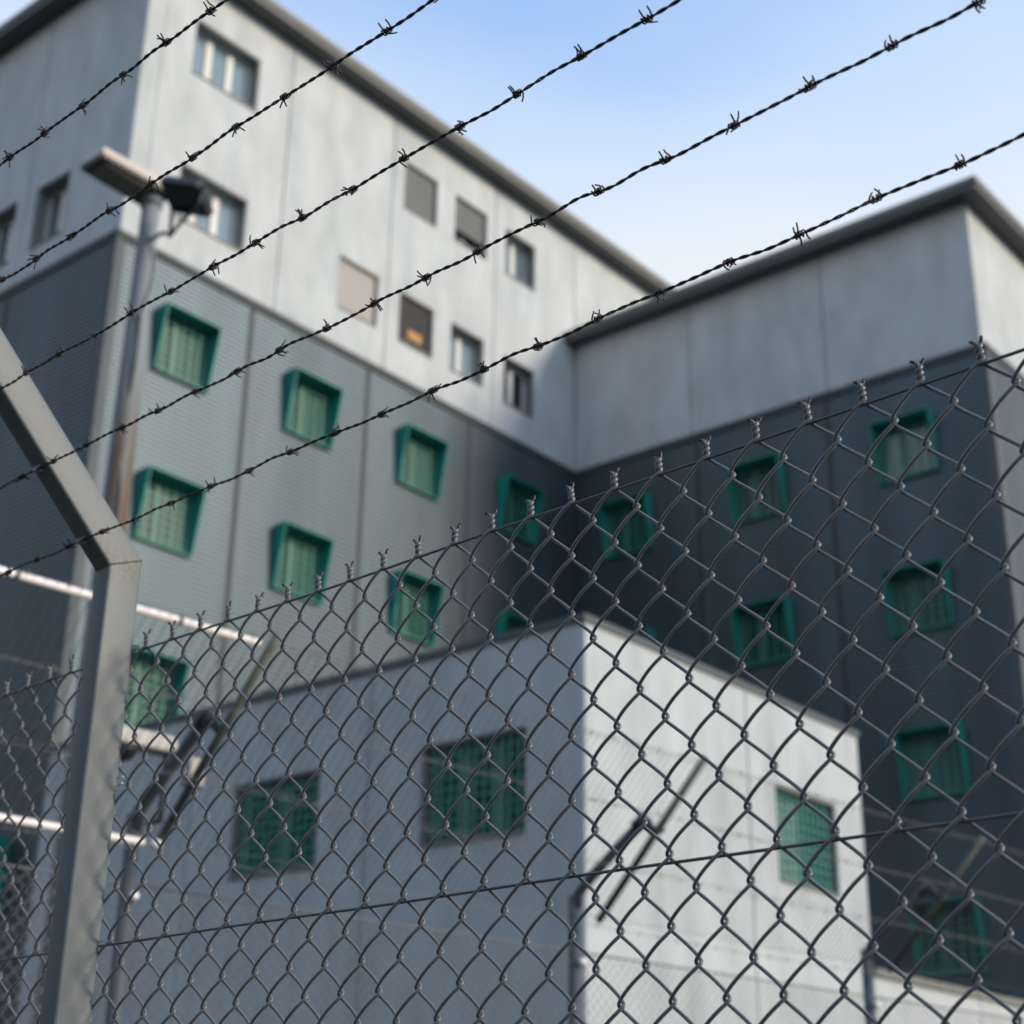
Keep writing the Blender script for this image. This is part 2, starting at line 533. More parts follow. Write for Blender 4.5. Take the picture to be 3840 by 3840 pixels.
def hood_window(fn, h, parent, base, side, top=0.31, bot=0.09, pane_mat=None):
    """Green steel box round a barred cell window: deep at the head, shallow at the sill."""
    a, b, z0, z1 = h
    t = 0.022
    mb = MB()
    o0 = base - 0.1

    def depth(z):
        return base + bot + (top - bot) * (z - z0) / (z1 - z0)
    for ua, ub in ((a, a + t), (b - t, b)):
        p = [fn(ua, z0, o0), fn(ub, z0, o0), fn(ub, z0, depth(z0)), fn(ua, z0, depth(z0)),
             fn(ua, z1, o0), fn(ub, z1, o0), fn(ub, z1, depth(z1)), fn(ua, z1, depth(z1))]
        mb.hexa(p)
    e = 0.002
    mb.hexa([fn(a + e, z1 - t, o0), fn(b - e, z1 - t, o0), fn(b - e, z1 - t, depth(z1 - t) - e), fn(a + e, z1 - t, depth(z1 - t) - e),
             fn(a + e, z1 - e, o0), fn(b - e, z1 - e, o0), fn(b - e, z1 - e, depth(z1) - e), fn(a + e, z1 - e, depth(z1) - e)])
    mb.mbox(fn, (a + e, b - e), (z0 + e, z0 + t), (o0, depth(z0) - e))
    w = mb.build('window', M_GREEN, parent)
    p = MB()
    p.mbox(fn, (a + t, b - t), (z0 + t, z1 - t), (base - 0.10, base - 0.08))
    p.build('pane', pane_mat or M_GLASSG, w)
    q = MB()
    f = 0.07
    ia, ib, ic, id_ = a + t, b - t, z0 + t, z1 - t
    um = ia + (ib - ia) * (0.40 if side else 0.60)
    for ua, ub in ((ia, ia + f), (um - f / 2, um + f / 2), (ib - f, ib)):
        q.mbox(fn, (ua, ub), (ic, id_), (base - 0.079, base - 0.035))
    for za, zb in ((ic, ic + f), (id_ - f, id_)):
        q.mbox(fn, (ia, ib), (za, zb), (base - 0.078, base - 0.037))
    q.build('frame', M_FRAMEG, w)
    gr = MB()
    fine_grille(gr, fn, ia, ib, ic, id_, base - 0.03, 0.19, 0.145, 0.022)
    gr.build('grille', M_GRILLE, w)
    return w


M_GLASSP = mat('curtained_glass', (0.055, 0.100, 0.096), 0.3, spec=0.35, var=0.25, vscale=5, vstretch=(1, 1, 0.1))
for h, gm in zip(greenA, [M_GLASSG, M_GLASSG, M_GLASSP, M_GLASSD, M_GLASSP, M_GLASSG, M_GLASSD, M_GLASSG] * 2):
    hood_window(fA, h, prison, CL, False, pane_mat=gm)
for h, gm in zip(greenB, [M_GLASSG, M_GLASSD, M_GLASS, M_GLASSD, M_GLASSD, M_GLASSG] * 2):
    hood_window(fB, h, prison, CL, True, pane_mat=gm)
for h in greenL:
    hood_window(fL, h, prison, CL, True, pane_mat=M_GLASSD)


def plain_window(fn, h, parent, lights, rec=0.30, shutter=None, drop=1.0, pane=None, curtain=False, frame=None, sticker=False):
    """Recessed window: dark metal reveal lining as the part, white frame, panes, optional roller shutter."""
    a, b, z0, z1 = h
    mb = MB()
    t = 0.03
    for ua, ub in ((a + 0.003, a + t), (b - t, b - 0.003)):
        mb.mbox(fn, (ua, ub), (z0 + 0.003, z1 - 0.003), (-rec - 0.05, -0.012))
    mb.mbox(fn, (a + t, b - t), (z1 - t, z1 - 0.003), (-rec - 0.05, -0.013))
    mb.mbox(fn, (a + t, b - t), (z0 + 0.003, z0 + t), (-rec - 0.05, 0.03))
    w = mb.build('window', M_ALU, parent)
    ia, ib, ic, id_ = a + t, b - t, z0 + t, z1 - t
    f = 0.075
    fr = MB()
    cuts = [ia + (ib - ia) * i / lights for i in range(lights + 1)]
    for i, c in enumerate(cuts):
        c0 = c if i == 0 else (c - f if i == lights else c - f)
        fr.mbox(fn, (c0, c0 + (f if i in (0, lights) else f * 2.0)), (ic, id_), (-rec, -rec + 0.05))
    fr.mbox(fn, (ia, ib), (ic, ic + f), (-rec + 0.001, -rec + 0.049))
    fr.mbox(fn, (ia, ib), (id_ - f, id_), (-rec + 0.001, -rec + 0.049))
    fr.build('frame', frame or M_WHITE, w)
    for i in range(lights):
        p = MB()
        p.mbox(fn, (cuts[i] + 0.04, cuts[i + 1] - 0.04), (ic + 0.04, id_ - 0.04), (-rec + 0.012, -rec + 0.02))
        p.build('pane', (pane[i] if isinstance(pane, list) else pane) or M_GLASS, w)
    if shutter is not None:
        s = MB()
        zt = id_
        zb = ic + (id_ - ic) * (1 - drop)
        nsl = max(1, int((zt - zb) / 0.055))
        for i in range(nsl):
            za = zb + (zt - zb) * i / nsl
            zc = zb + (zt - zb) * (i + 1) / nsl
            s.poly([fn(ia, za, -0.085), fn(ib, za, -0.085), fn(ib, (za + zc) / 2, -0.072), fn(ia, (za + zc) / 2, -0.072)])
            s.poly([fn(ia, (za + zc) / 2, -0.072), fn(ib, (za + zc) / 2, -0.072), fn(ib, zc - 0.006, -0.085), fn(ia, zc - 0.006, -0.085)])
            s.poly([fn(ia, zc - 0.006, -0.085), fn(ib, zc - 0.006, -0.085), fn(ib, zc, -0.096), fn(ia, zc, -0.096)])
            s.poly([fn(ia, zc, -0.096), fn(ib, zc, -0.096), fn(ib, zc, -0.085), fn(ia, zc, -0.085)])
        s.build('shutter', shutter, w)
    if sticker:
        k = MB()
        k.mbox(fn, (ib - 0.72, ib - 0.32), (ic + 0.20, ic + 0.40), (-0.068, -0.06))
        k.build('sticker', M_ORANGE, w)
    return w


HA = allA
plain_window(fA, HA[0], prison, 3, pane=M_SKYPANE)
plain_window(fA, HA[1], prison, 3, pane=M_SKYPANE)
plain_window(fA, HA[2], prison, 1, shutter=M_SHUT_G, drop=1.0)
plain_window(fA, HA[3], prison, 2, shutter=M_SHUT_G, drop=0.68)
plain_window(fA, HA[4], prison, 2)
plain_window(fA, HA[5], prison, 1, shutter=M_SHUT_W, drop=1.0)
plain_window(fA, HA[6], prison, 1, pane=M_GLASSD, frame=M_SOFF, shutter=mat('dark_shutter', (0.055, 0.055, 0.06), 0.5), drop=1.0, sticker=True)
plain_window(fA, HA[7], prison, 2, pane=M_SKYPANE)
plain_window(fA, HA[8], prison, 2, pane=M_GLASSD)
for h in holesL:
    plain_window(fL, h, prison, 2)

# roofs: overhanging slab with soffit, lighter gutter fascia and a set-back upper sheet
OV = 0.38


def roof(x0, x1, y0, y1, z):
    r = MB()
    r.box((x0, y0, z), (x1, y1, z + 0.13))
    o = r.build('roof', M_SOFF, prison)
    f_ = MB()
    f_.box((x0 + 0.05, y0 - 0.03, z + 0.132), (x1 + 0.03, y1, z + 0.25))
    f_.build('gutter', M_FASC, o)
    k = MB()
    k.box((x0 + 0.3, y0 + 0.32, z + 0.252), (x1 - 0.6, y1, z + 0.42))
    k.build('roof_sheet', M_SOFF, o)


roof(-9.0, OV, -S_L - OV, 11.9, Z_RA)
roof(-0.2, T_E + OV, -OV, 11.8, Z_RB)

# ------------------------------------------------------------------ annex in front of the block
O2 = np.array([0.7793, 15.981, 0.0])
annex = empty('annex_building', O2.tolist(), ROTB)
tag(annex, 'low flat-roofed concrete annex with green grilled windows standing in front of the tall prison block', 'building')
gL = lambda u, z, o: (-u, -o, z)
gR = lambda u, z, o: (o, u, z)
m = MB()
m.box((-9.1, 0.42, 0), (-0.42, 5.6, 7.05))
m.build('inner_wall', M_CORE, annex)
aL = [(0.77, 2.28, 4.95, 6.08), (3.88, 5.40, 4.91, 6.07)]
aR = [(3.74, 5.19, 4.91, 6.07)]
concrete(gL, [0.0, 3.1, 6.2, 9.4], 0.0, 7.08, aL, annex, material=M_CONC2)
concrete(gR, [0.0, 3.15, 5.9], 0.0, 7.08, aR, annex, material=M_CONC2)
m = MB()
m.box((-9.4, 0.405, 0.0), (-9.2, 5.9, 7.08))
m.box((-9.19, 5.7, 0.0), (-0.41, 5.899, 7.08))
m.build('rear_wall', M_CONC2, annex)
m = MB()
m.box((-9.43, -0.03, 7.082), (0.025, 5.93, 7.165))
m.build('roof_coping', M_TRIM, annex)


def grilled_window(fn, h, parent, lights, pane):
    w = plain_window(fn, h, parent, lights, rec=0.24, pane=pane, frame=M_ANXF)
    a, b, z0, z1 = h
    gr = MB()
    fine_grille(gr, fn, a + 0.03, b - 0.03, z0 + 0.03, z1 - 0.03, -0.10, 0.125, 0.12, 0.026)
    gr.build('grille', M_GRILLE, w)


grilled_window(gL, aL[0], annex, 3, M_GLASSD)
grilled_window(gL, aL[1], annex, 2, M_GLASSD)
grilled_window(gR, aR[0], annex, 2, [mat('white_curtain', (0.42, 0.46, 0.46), 0.3, var=0.1, vscale=5), M_GLASSG])

# ------------------------------------------------------------------ lower wall that continues from the annex
lw = empty('yard_wall', O2.tolist(), ROTB)
tag(lw, 'lower pale concrete yard wall running on from the end of the annex', 'wall')
for a, b in ((5.93, 9.0), (9.0, 12.1)):
    m = MB()
    m.box((-0.25, a + J, 0), (-0.02, b - J, 4.06))
    m.build('wall_panel', M_CONC2, lw)
m = MB()
m.box((-0.30, 5.935, 4.062), (0.03, 12.1, 4.15))
m.build('coping', M_FASC, lw)

# ------------------------------------------------------------------ lamp mast
LM = np.array([-3.43, 12.75, 0.0])
mast = empty('lamp_mast', LM.tolist(), ROTB)
tag(mast, 'tall grey mast with rust run carrying a flat street luminaire and a black floodlight', 'lamp post')
m = MB()
zs_ = np.linspace(0, 10.12, 24)
m.tube([(0, 0, z) for z in zs_], 0.190 - 0.0106 * zs_, 20)
pole = m.build('pole', M_MAST, mast, True)
m = MB()
m.tube([(0, 0, 10.0), (0, 0, 10.14)], 0.105, 16)
m.build('collar', M_MAST, mast, True)
m = MB()
m.hexa([(-0.21, 0.16, 10.13), (0.19, 0.16, 10.13), (0.17, -0.70, 10.15), (-0.19, -0.70, 10.15)][::-1] +
       [(-0.17, 0.14, 10.25), (0.16, 0.14, 10.25), (0.14, -0.68, 10.25), (-0.16, -0.68, 10.25)][::-1])
lum = bevel(m.build('luminaire', M_LAMPW, mast), 0.02)
m = MB()
m.hexa([(-0.20, 0.1, 10.10), (0.18, 0.1, 10.10), (0.16, -0.68, 10.12), (-0.18, -0.68, 10.12)][::-1] +
       [(-0.20, 0.1, 10.135), (0.18, 0.1, 10.135), (0.16, -0.68, 10.152), (-0.18, -0.68, 10.152)][::-1])
m.build('underside', M_LAMPD, lum)
m = MB()
m.hexa([(-0.14, -0.14, 10.075), (0.12, -0.14, 10.075), (0.11, -0.60, 10.095), (-0.13, -0.60, 10.095)][::-1] +
       [(-0.16, -0.12, 10.105), (0.14, -0.12, 10.105), (0.13, -0.62, 10.122), (-0.15, -0.62, 10.122)][::-1])
m.build('lens', M_LENS, lum)
# floodlight on a side bracket
fl = MB()
fl.box((-0.23, -0.17, -0.05), (0.23, 0.17, 0.05))
fl.hexa([(-0.20, -0.14, 0.05), (0.20, -0.14, 0.05), (0.20, 0.14, 0.05), (-0.20, 0.14, 0.05),
         (-0.12, -0.08, 0.13), (0.12, -0.08, 0.13), (0.12, 0.08, 0.13), (-0.12, 0.08, 0.13)])
flood = fl.build('floodlight', M_BLACK, mast)
flood.location = (0.60, -0.05, 9.84)
flood.rotation_euler = (math.radians(-28), math.radians(22), math.radians(15))
bevel(flood, 0.012)
k = MB()
k.box((-0.205, -0.145, -0.062), (0.205, 0.145, -0.051))
k.build('floodlight_glass', M_GLASSD, flood)
for i in range(6):
    k = MB()
    y = -0.075 + i * 0.03
    k.box((-0.10, y, 0.131), (0.10, y + 0.008, 0.165))
    k.build('cooling_fin', M_LAMPW, flood)
k = MB()
k.tube([(0.05, 0, 9.62), (0.28, -0.02, 9.60), (0.40, -0.04, 9.50), (0.62, -0.10, 9.53), (0.85, -0.10, 9.60), (0.86, -0.06, 9.84)], 0.018, 8)
k.tube([(0.40, -0.04, 9.50), (0.37, -0.02, 9.66), (0.375, -0.03, 9.84)], 0.018, 8)
k.build('yoke', M_BLACK, mast, True)
k = MB()
tt = np.linspace(0, 1, 14)
k.tube(np.stack([0.10 + 0.16 * np.sin(tt * 3.1), 0.0 * tt - 0.08, 9.62 - 0.9 * tt], 1), 0.010, 6)
k.tube(np.stack([0.09 + 0.03 * np.sin(tt * 9), 0.0 * tt - 0.05, 8.8 - 2.2 * tt], 1), 0.012, 6)
k.build('cable', M_BLACK, mast, True)

# ------------------------------------------------------------------ inner security fence
PSI = math.radians(44)
uI = np.array([math.cos(PSI), math.sin(PSI), 0])
nI = np.array([math.sin(PSI), -math.cos(PSI), 0])
QI = np.array([0.3811, 8.9919, 0.0])
inner = empty('inner_fence', QI.tolist(), PSI - math.pi / 2)     # local x: towards the camera side, local y: along the fence
tag(inner, 'inner mesh fence of dark round posts with outward sloping rods, standing before the annex', 'fence')
BAY = 2.81
for kk in (-2, -1, 0, 1, 2):
    y = kk * BAY
    m = MB()
    m.tube([(0, y, 0), (0, y, 3.08)], 0.036, 14)
    p = m.build('post', M_INPOST, inner, True)
    m = MB()
    m.tube([(0.0, y, 2.98), (0.03, y, 3.09), (0.13, y, 3.17), (0.50, y, 3.42)], 0.029, 12)
    m.build('arm', M_INPOST, p, True)
    m = MB()
    m.tube([(0.15, y + 0.03, 2.93), (0.93, y + 0.03, 3.71)], 0.020, 8)
    m.build('rod', M_INROD, p, True)
    m = MB()
    m.tube([(0.47, y - 0.03, 3.40), (0.53, y - 0.03, 3.44), (0.55, y + 0.05, 3.36), (0.60, y + 0.05, 3.38)], 0.026, 8)
    m.tube([(0.50, y, 3.41), (0.53, y, 3.44)], 0.045, 12)
    m.build('clamp', M_INPOST, p, True)
    m = MB()
    m.tube([(0.045, y, 2.72), (0.075, y, 2.72)], [0.022, 0.016], 8)
    m.build('insulator', M_RAIL, p, True)
for kk in (-2, -1, 0, 1):
    y0, y1 = kk * BAY, (kk + 1) * BAY
    m = MB()
    pit = 0.066
    n = int(BAY / pit)
    H = 2.78
    for i in range(-int(H / pit), n + 1):                     # woven diagonals, both ways
        a = max(0.0, -i * pit)
        b = min(H, BAY - i * pit)
        if b - a > 0.02:
            m.tube([(0.002, y0 + i * pit + a, H - a), (0.002, y0 + i * pit + b, H - b)], 0.0021, 4, cap=False)
            m.tube([(-0.002, y1 - i * pit - a, H - a), (-0.002, y1 - i * pit - b, H - b)], 0.0021, 4, cap=False)
    m.tube([(0, y0, H), (0, y1, H)], 0.005, 6)
    o = m.build('mesh_panel', M_INMESH, inner, True)
    o['kind'] = 'stuff'
    m = MB()
    c45 = math.sqrt(0.5)
    nw = int(BAY / 0.05)
    for i in range(nw):
        yy = y0 + (i + 0.5) * BAY / nw
        m.tube([(0.16, yy, 2.93), (0.92, yy, 3.69)], 0.0018, 4, cap=False)
    for i in range(4):
        d = 0.02 + i * 0.24
        m.tube([(0.16 + d, y0, 2.93 + d), (0.16 + d, y1, 2.93 + d)], 0.0010, 4, cap=False)
    o = m.build('overhang_mesh', M_INWIRE, inner, True)
    o['kind'] = 'stuff'
for i, d in enumerate((0.0, 0.27, 0.52, 0.775)):
    m = MB()
    x, z = 0.175 + d, 2.90 + d
    ys = np.arange(-2 * BAY, 2 * BAY, 0.02)
    for ph in (0, math.pi):
        m.tube(np.stack([x + 0.0016 * np.cos(ys * 110 + ph), ys, z + 0.0016 * np.sin(ys * 110 + ph) - 0.012 * np.sin((ys / BAY) % 1 * math.pi)], 1), 0.0012, 4, cap=False)
    yb = -2 * BAY + 0.05 * i
    while yb < 2 * BAY:
        zb = z - 0.012 * math.sin((yb / BAY) % 1 * math.pi)
        a = random.uniform(0, 6.28)
        dv = np.array([math.cos(a), 0.3, math.sin(a)]) * 0.02
        dw = np.array([-math.sin(a), -0.3, math.cos(a)]) * 0.02
        c = np.array([x, yb, zb])
        m.tube([c - dv, c + dv], 0.0012, 4)
        m.tube([c - dw, c + dw], 0.0012, 4)
        m.tube([c - (0, 0.008, 0), c + (0, 0.008, 0)], 0.0036, 6)
        yb += 0.17
    m.build('barbed_wire', M_INWIRE, inner, True)
for (x, z, y1) in ((0.885, 3.67, -BAY - 0.03), (0.17, 2.93, -BAY - 0.05)):
    m = MB()
    m.tube([(x, -2 * BAY - 0.8, z), (x, y1, z)], 0.016, 12)
    o = m.build('white_rail', M_RAIL, inner, True)
    for yy in np.arange(-2 * BAY - 0.5, y1 - 0.05, 0.36):
        q = MB()
        q.tube([(x, yy, z), (x, yy + 0.018, z)], 0.0182, 12)
        q.build('rail_joint', M_INWIRE, o, True)
m = MB()
m.tube([(0.18, -BAY - 0.01, 2.93), (0.18, -BAY + 0.03, 2.93)], [0.024, 0.016], 10)
m.build('rail_end_cap', M_RAIL, inner, True)

# small camera unit on the inner fence post
cu = empty('security_camera', (QI - uI * BAY * 1.0 + nI * 0.10 + np.array([0, 0, 3.34])).tolist(), PSI - math.pi / 2)
tag(cu, 'white hooded security camera with black dome mounted on the inner fence post', 'camera')
m = MB()
m.hexa([(-0.05, -0.24, 0.0), (0.07, -0.24, 0.0), (0.07, 0.10, 0.0), (-0.05, 0.10, 0.0),
        (-0.03, -0.22, 0.085), (0.05, -0.22, 0.085), (0.05, 0.08, 0.085), (-0.03, 0.08, 0.085)])
bevel(m.build('hood', M_CAMW, cu), 0.015)
m = MB()
th = np.linspace(0, math.pi / 2, 7)
m.tube([(0.01, -0.17, -0.008 - 0.065 * math.sin(t)) for t in th], [0.07 * math.cos(t) + 0.002 for t in th], 14)
m.build('dome', M_BLACK, cu, True)
m = MB()
m.tube([(0.01, 0.06, -0.30), (0.01, 0.06, 0.01)], 0.014, 8)
m.tube([(-0.10, 0.06, -0.29), (0.01, 0.06, -0.29)], 0.012, 8)
m.build('bracket', M_INPOST, cu, True)
m = MB()
m.box((-0.02, 0.16, -0.12), (0.05, 0.25, 0.01))
bevel(m.build('junction_box', M_CAMW, cu), 0.01)

# ------------------------------------------------------------------ near chain-link fence
TH = math.radians(-43.42)
U = np.array([math.cos(TH), math.sin(TH), 0.0])
N = np.array([math.sin(TH), -math.cos(TH), 0.0])
if N @ (CAM - np.array([-0.9015, 2.7869, 2.4])) < 0:
    N = -N
P0 = np.array([-0.9015, 2.7869, 0.0])
Z_TOP, S, PV = 2.402, 0.0707, 0.0777
RF = math.atan2(U[1], U[0])           # local x = U, local y = -N (away from the camera)
fence = empty('chain_link_fence', P0.tolist(), RF)
tag(fence, 'grey chain-link fence with twisted wire ends along its top, behind the square steel post', 'fence')
WR = 0.00215                          # wire radius
DLT = 0.0031                          # how far the bends hook past each other
DEP = 0.0062                          # half depth of the flattened coil


def wob(x, z):
    """Slow unevenness shared by neighbouring wires so that they stay hooked."""
    return (0.0016 * np.sin(3.1 * x + 5.0 * z) + 0.0010 * np.sin(9.0 * x - 7.0 * z + 1.0),
            0.004 * np.sin(1.7 * x + 2.3 * z) + 0.0020 * np.sin(6.0 * x + 4.0 * z),
            0.0014 * np.sin(4.0 * x - 6.0 * z + 2.0) + 0.0008 * np.sin(11.0 * x + 3.0 * z))


def strand(mi):
    """One zigzag wire between columns mi/2 and (mi+1)/2."""
    xl, xr = mi * S / 2, (mi + 1) * S / 2
    xc, X = (xl + xr) / 2, (xr - xl) / 2 + DLT
    even = mi % 2 == 0
    hi = int((Z_TOP - 1.66) / (PV / 2))
    total = int((Z_TOP - 0.06) / (PV / 2))
    ph = []
    for h in range(total):
        nseg = (14 if -8 < mi < 68 else 8) if h < hi else 5
        # denser towards the bends
        t = np.arange(nseg) / nseg
        t = t - 0.09 * np.sin(2 * math.pi * t) if nseg > 6 else t
        ph += list(h + t)
    ph = np.array(ph + [float(total)])
    a = ph * math.pi                                   # 0: top bend
    kq = 0.978
    tri = np.arcsin(kq * np.cos(a)) / math.asin(kq)    # +1 at a=0
    sgn = -1.0 if even else 1.0                        # even strands begin at their left column
    x = xc + sgn * X * tri
    back = np.sin(a) * (1.0 if even else -1.0)         # even: first run goes back ("\"), odd: front ("/")
    y = DEP * np.sign(back) * np.abs(back) ** 0.75
    z = Z_TOP - ph * PV / 2
    dx, dy, dz = wob(x, z)
    mb = MB()
    # the first top bend continues into the twist, so start a little later
    mb.tube(np.stack([x + dx, y + dy, z + dz], 1), WR, 8)
    return mb


for mi in range(-70, 140):
    strand(mi).build('mesh_wire', M_MESH, fence, True)


def twist_mesh(var):
    r = np.random.default_rng(100 + var)
    mb = MB()
    L = 0.0180 + r.uniform(-0.001, 0.0015)
    turns = 1.3 + r.uniform(-0.12, 0.12)
    t = np.linspace(0, 1, 22)
    lean = r.uniform(-0.12, 0.02)
    for k, ph in ((0, 0.0), (1, math.pi)):
        a = ph + t * turns * 2 * math.pi + 2.4
        rad = 0.0023
        x = rad * np.cos(a) + lean * L * t
        y = rad * np.sin(a)
        z = t * L - 0.002
        pts = np.stack([x, y, z], 1)
        mb.tube(pts, 0.0024, 8, 0)
        e = pts[-1]
        if k == 0:
            d = np.array([-1.0 + r.uniform(-0.2, 0.2), r.uniform(-0.3, 0.3), 0.65])
            ln = 0.0092
        else:
            d = np.array([0.42 + r.uniform(-0.25, 0.25), r.uniform(-0.3, 0.3), 1.0])
            ln = 0.0098
        d /= np.linalg.norm(d)
        mb.tube([e - d * 0.001, e + d * ln * 0.5, e + d * ln * 0.8], 0.0019, 7, 0)
        mb.tube([e + d * ln * 0.8, e + d * ln], [0.00195, 0.0015], 7, 1)
        mb.tube([e + d * ln * 0.35 + np.array([0, -0.0002, 0]), e + d * ln * 0.82 + np.array([0.0003, -0.0004, 0])], 0.00175, 7, 1)
    return mb.mesh('twisted_end', [M_MESH, M_RUST], True)


tw = [twist_mesh(i) for i in range(6)]
for i in range(-35, 70):
    o = bpy.data.objects.new('twisted_end', tw[(i * 5) % 6])
    link(o, fence)
    x = i * S
    dx, dy, dz = wob(x, Z_TOP)
    o.location = (x + float(dx) + 0.0005, float(dy), Z_TOP + float(dz) + 0.001)
    o.rotation_euler = (random.uniform(-0.05, 0.05), random.uniform(-0.08, 0.05), random.uniform(-0.25, 0.25))
for zt, r_, off in ((Z_TOP - 0.006, 0.0019, 0.0), (Z_TOP - 0.4745, 0.0019, 0.001), (1.2, 0.0019, 0.0), (0.45, 0.0019, 0.0)):
    xs = np.arange(-2.48, 4.95, 0.012)
    dx, dy, dz = wob(xs, zt + 0 * xs)
    wav = 0.0 * xs
    mb = MB()
    mb.tube(np.stack([xs, dy + off, zt + dz * 0.6 + wav], 1), r_, 8)
    mb.build('tension_wire', M_TENS, fence, True)

# ------------------------------------------------------------------ near fence post with its sloping arm
post = empty('fence_post', (P0 + U * 0.360 ).tolist(), RF)     # local x = U, local y = away from the camera; 0 = left face
tag(post, 'light grey square steel post with a sloping arm that carries the five barbed wires', 'fence post')
PW, PD, YB = 0.0445, 0.063, -0.0105     # width, depth, y of the back face
ZK = 2.553                              # knee height of the back edge
RC = 0.0055


def ring(w, d, r, n=4):
    """Rounded rectangle, first coordinate across (0..w), second from the back face (0) to the front face (d)."""
    pts = []
    for cx, cy, a0 in ((w - r, d - r, 0), (r, d - r, 90), (r, r, 180), (w - r, r, 270)):
        for i in range(n + 1):
            a = math.radians(a0 + 90 * i / n)
            pts.append((cx + r * math.cos(a), cy + r * math.sin(a)))
    return pts


def sweep(rows, name, material, parent):
    mb = MB()
    n = len(rows[0])
    for rw in rows:
        mb.v += [tuple(p) for p in rw]
    for i in range(len(rows) - 1):
        for j in range(n):
            j2 = (j + 1) % n
            mb.f.append((i * n + j, i * n + j2, (i + 1) * n + j2, (i + 1) * n + j)); mb.mi.append(0)
    mb.f.append(tuple(range(n))); mb.mi.append(0)
    mb.f.append(tuple((len(rows) - 1) * n + j for j in range(n))); mb.mi.append(0)
    o = mb.build(name, material, parent, True)
    me = o.data
    md = o.modifiers.new('split', 'EDGE_SPLIT')
    md.split_angle = math.radians(45)
    return o


rg_ = ring(PW, PD, RC)
T22 = math.tan(math.radians(22.5))
knee = lambda q: ZK - q * T22
sweep([[(x, YB - q, 0.0) for x, q in rg_], [(x, YB - q, 1.2) for x, q in rg_], [(x, YB - q, knee(q) - 0.0012) for x, q in rg_]], 'upright', M_POST, post)
ca = math.sqrt(0.5)
LA = 0.70


def arm_pt(x, q, s):
    # back edge line starts at (YB, ZK) and runs towards the camera and up; q measures towards the underside
    return (x, YB - s * ca - q * ca, ZK + s * ca - q * ca)


rows = [[arm_pt(x, q, q * T22 + 0.0012) for x, q in rg_], [arm_pt(x, q, LA * 0.5) for x, q in rg_], [arm_pt(x, q, LA) for x, q in rg_]]
arm_o = sweep(rows, 'arm', M_POST, post)
mb = MB()
wp = [(x * 1.0 + (0.0004 if x > PW / 2 else -0.0004), YB - q + (0.0004 if q < PD / 2 else -0.0004), knee(q)) for x, q in rg_]
wp = wp + [wp[0]]
wpd = []
for a, b in zip(wp[:-1], wp[1:]):
    L = math.dist(a, b)
    k = max(1, int(L / 0.003))
    wpd += [tuple(a[c] + (b[c] - a[c]) * i / k + rng.uniform(-0.0003, 0.0003) for c in range(3)) for i in range(k)]
mb.tube(wpd, [0.0013 + rng.uniform(-0.0004, 0.0004) for _ in wpd], 6)
mb.build('weld_seam', mat('weld_grime', (0.10, 0.095, 0.06), 0.7, var=0.4, vscale=200), post, True)
# clips that hold the barbed wires to the underside of the arm
WPOS = [0.061, 0.197, 0.338, 0.475, 0.612]
K_LOC = lambda s, out, x=0.0: np.array([x, -0.068 - s * ca - out * ca, 2.523 + s * ca - out * ca])
for s in WPOS:
    mb = MB()
    c = K_LOC(s, 0.006)
    th_ = np.linspace(0, 2 * math.pi, 13)
    ex = np.array([0, -ca, ca])
    ez = np.array([0, -ca, -ca])
    mb.tube([c + np.array([0.011, 0, 0]) + ez * (-0.004) + 0.0062 * (np.array([1, 0, 0]) * math.cos(t) + ex * math.sin(t)) for t in th_], 0.0013, 6)
    mb.tube([c + np.array([0.012, 0, 0]) - ez * 0.013, c + np.array([0.012, 0, 0]) + ez * 0.001], [0.0042, 0.0042], 6)
    mb.tube([c + np.array([0.026, 0, 0]) + ex * 0.005 - ez * 0.011, c + np.array([0.026, 0, 0]) + ex * 0.004 + ez * 0.003,
             c + np.array([0.026, 0, 0]) - ex * 0.004 + ez * 0.003, c + np.array([0.026, 0, 0]) - ex * 0.005 - ez * 0.011], 0.0013, 6)
    mb.build('wire_clip', M_CLIP, post, True)
for zt in (Z_TOP - 0.004, 2.18, Z_TOP - 0.4745):
    mb = MB()
    q = [(PW + 0.002, YB - 0.003, zt + 0.004), (PW + 0.006, YB + 0.004, zt + 0.006), (PW + 0.003, YB + 0.010, zt),
         (PW - 0.002, YB + 0.006, zt - 0.005), (PW + 0.004, YB - 0.002, zt - 0.009), (PW + 0.0075, YB + 0.004, zt - 0.004)]
    mb.tube(q, 0.0013, 6)
    mb.build('tie_wire', M_CLIP, post, True)

# the same post again further along the fence, both ways
for dx_, lab_ in ((2.9, 'grey steel post further along the fence, on the annex corner side'), (-2.9, 'grey steel post further along the fence, on the lamp mast side')):
    p2 = post.copy()
    COL.objects.link(p2)
    p2.location = (P0 + U * (0.360 + dx_)).tolist()
    p2['label'] = lab_
    for ch in list(post.children):
        c2 = ch.copy()
        COL.objects.link(c2)
        c2.parent = p2

# ------------------------------------------------------------------ barbed wires on the arm


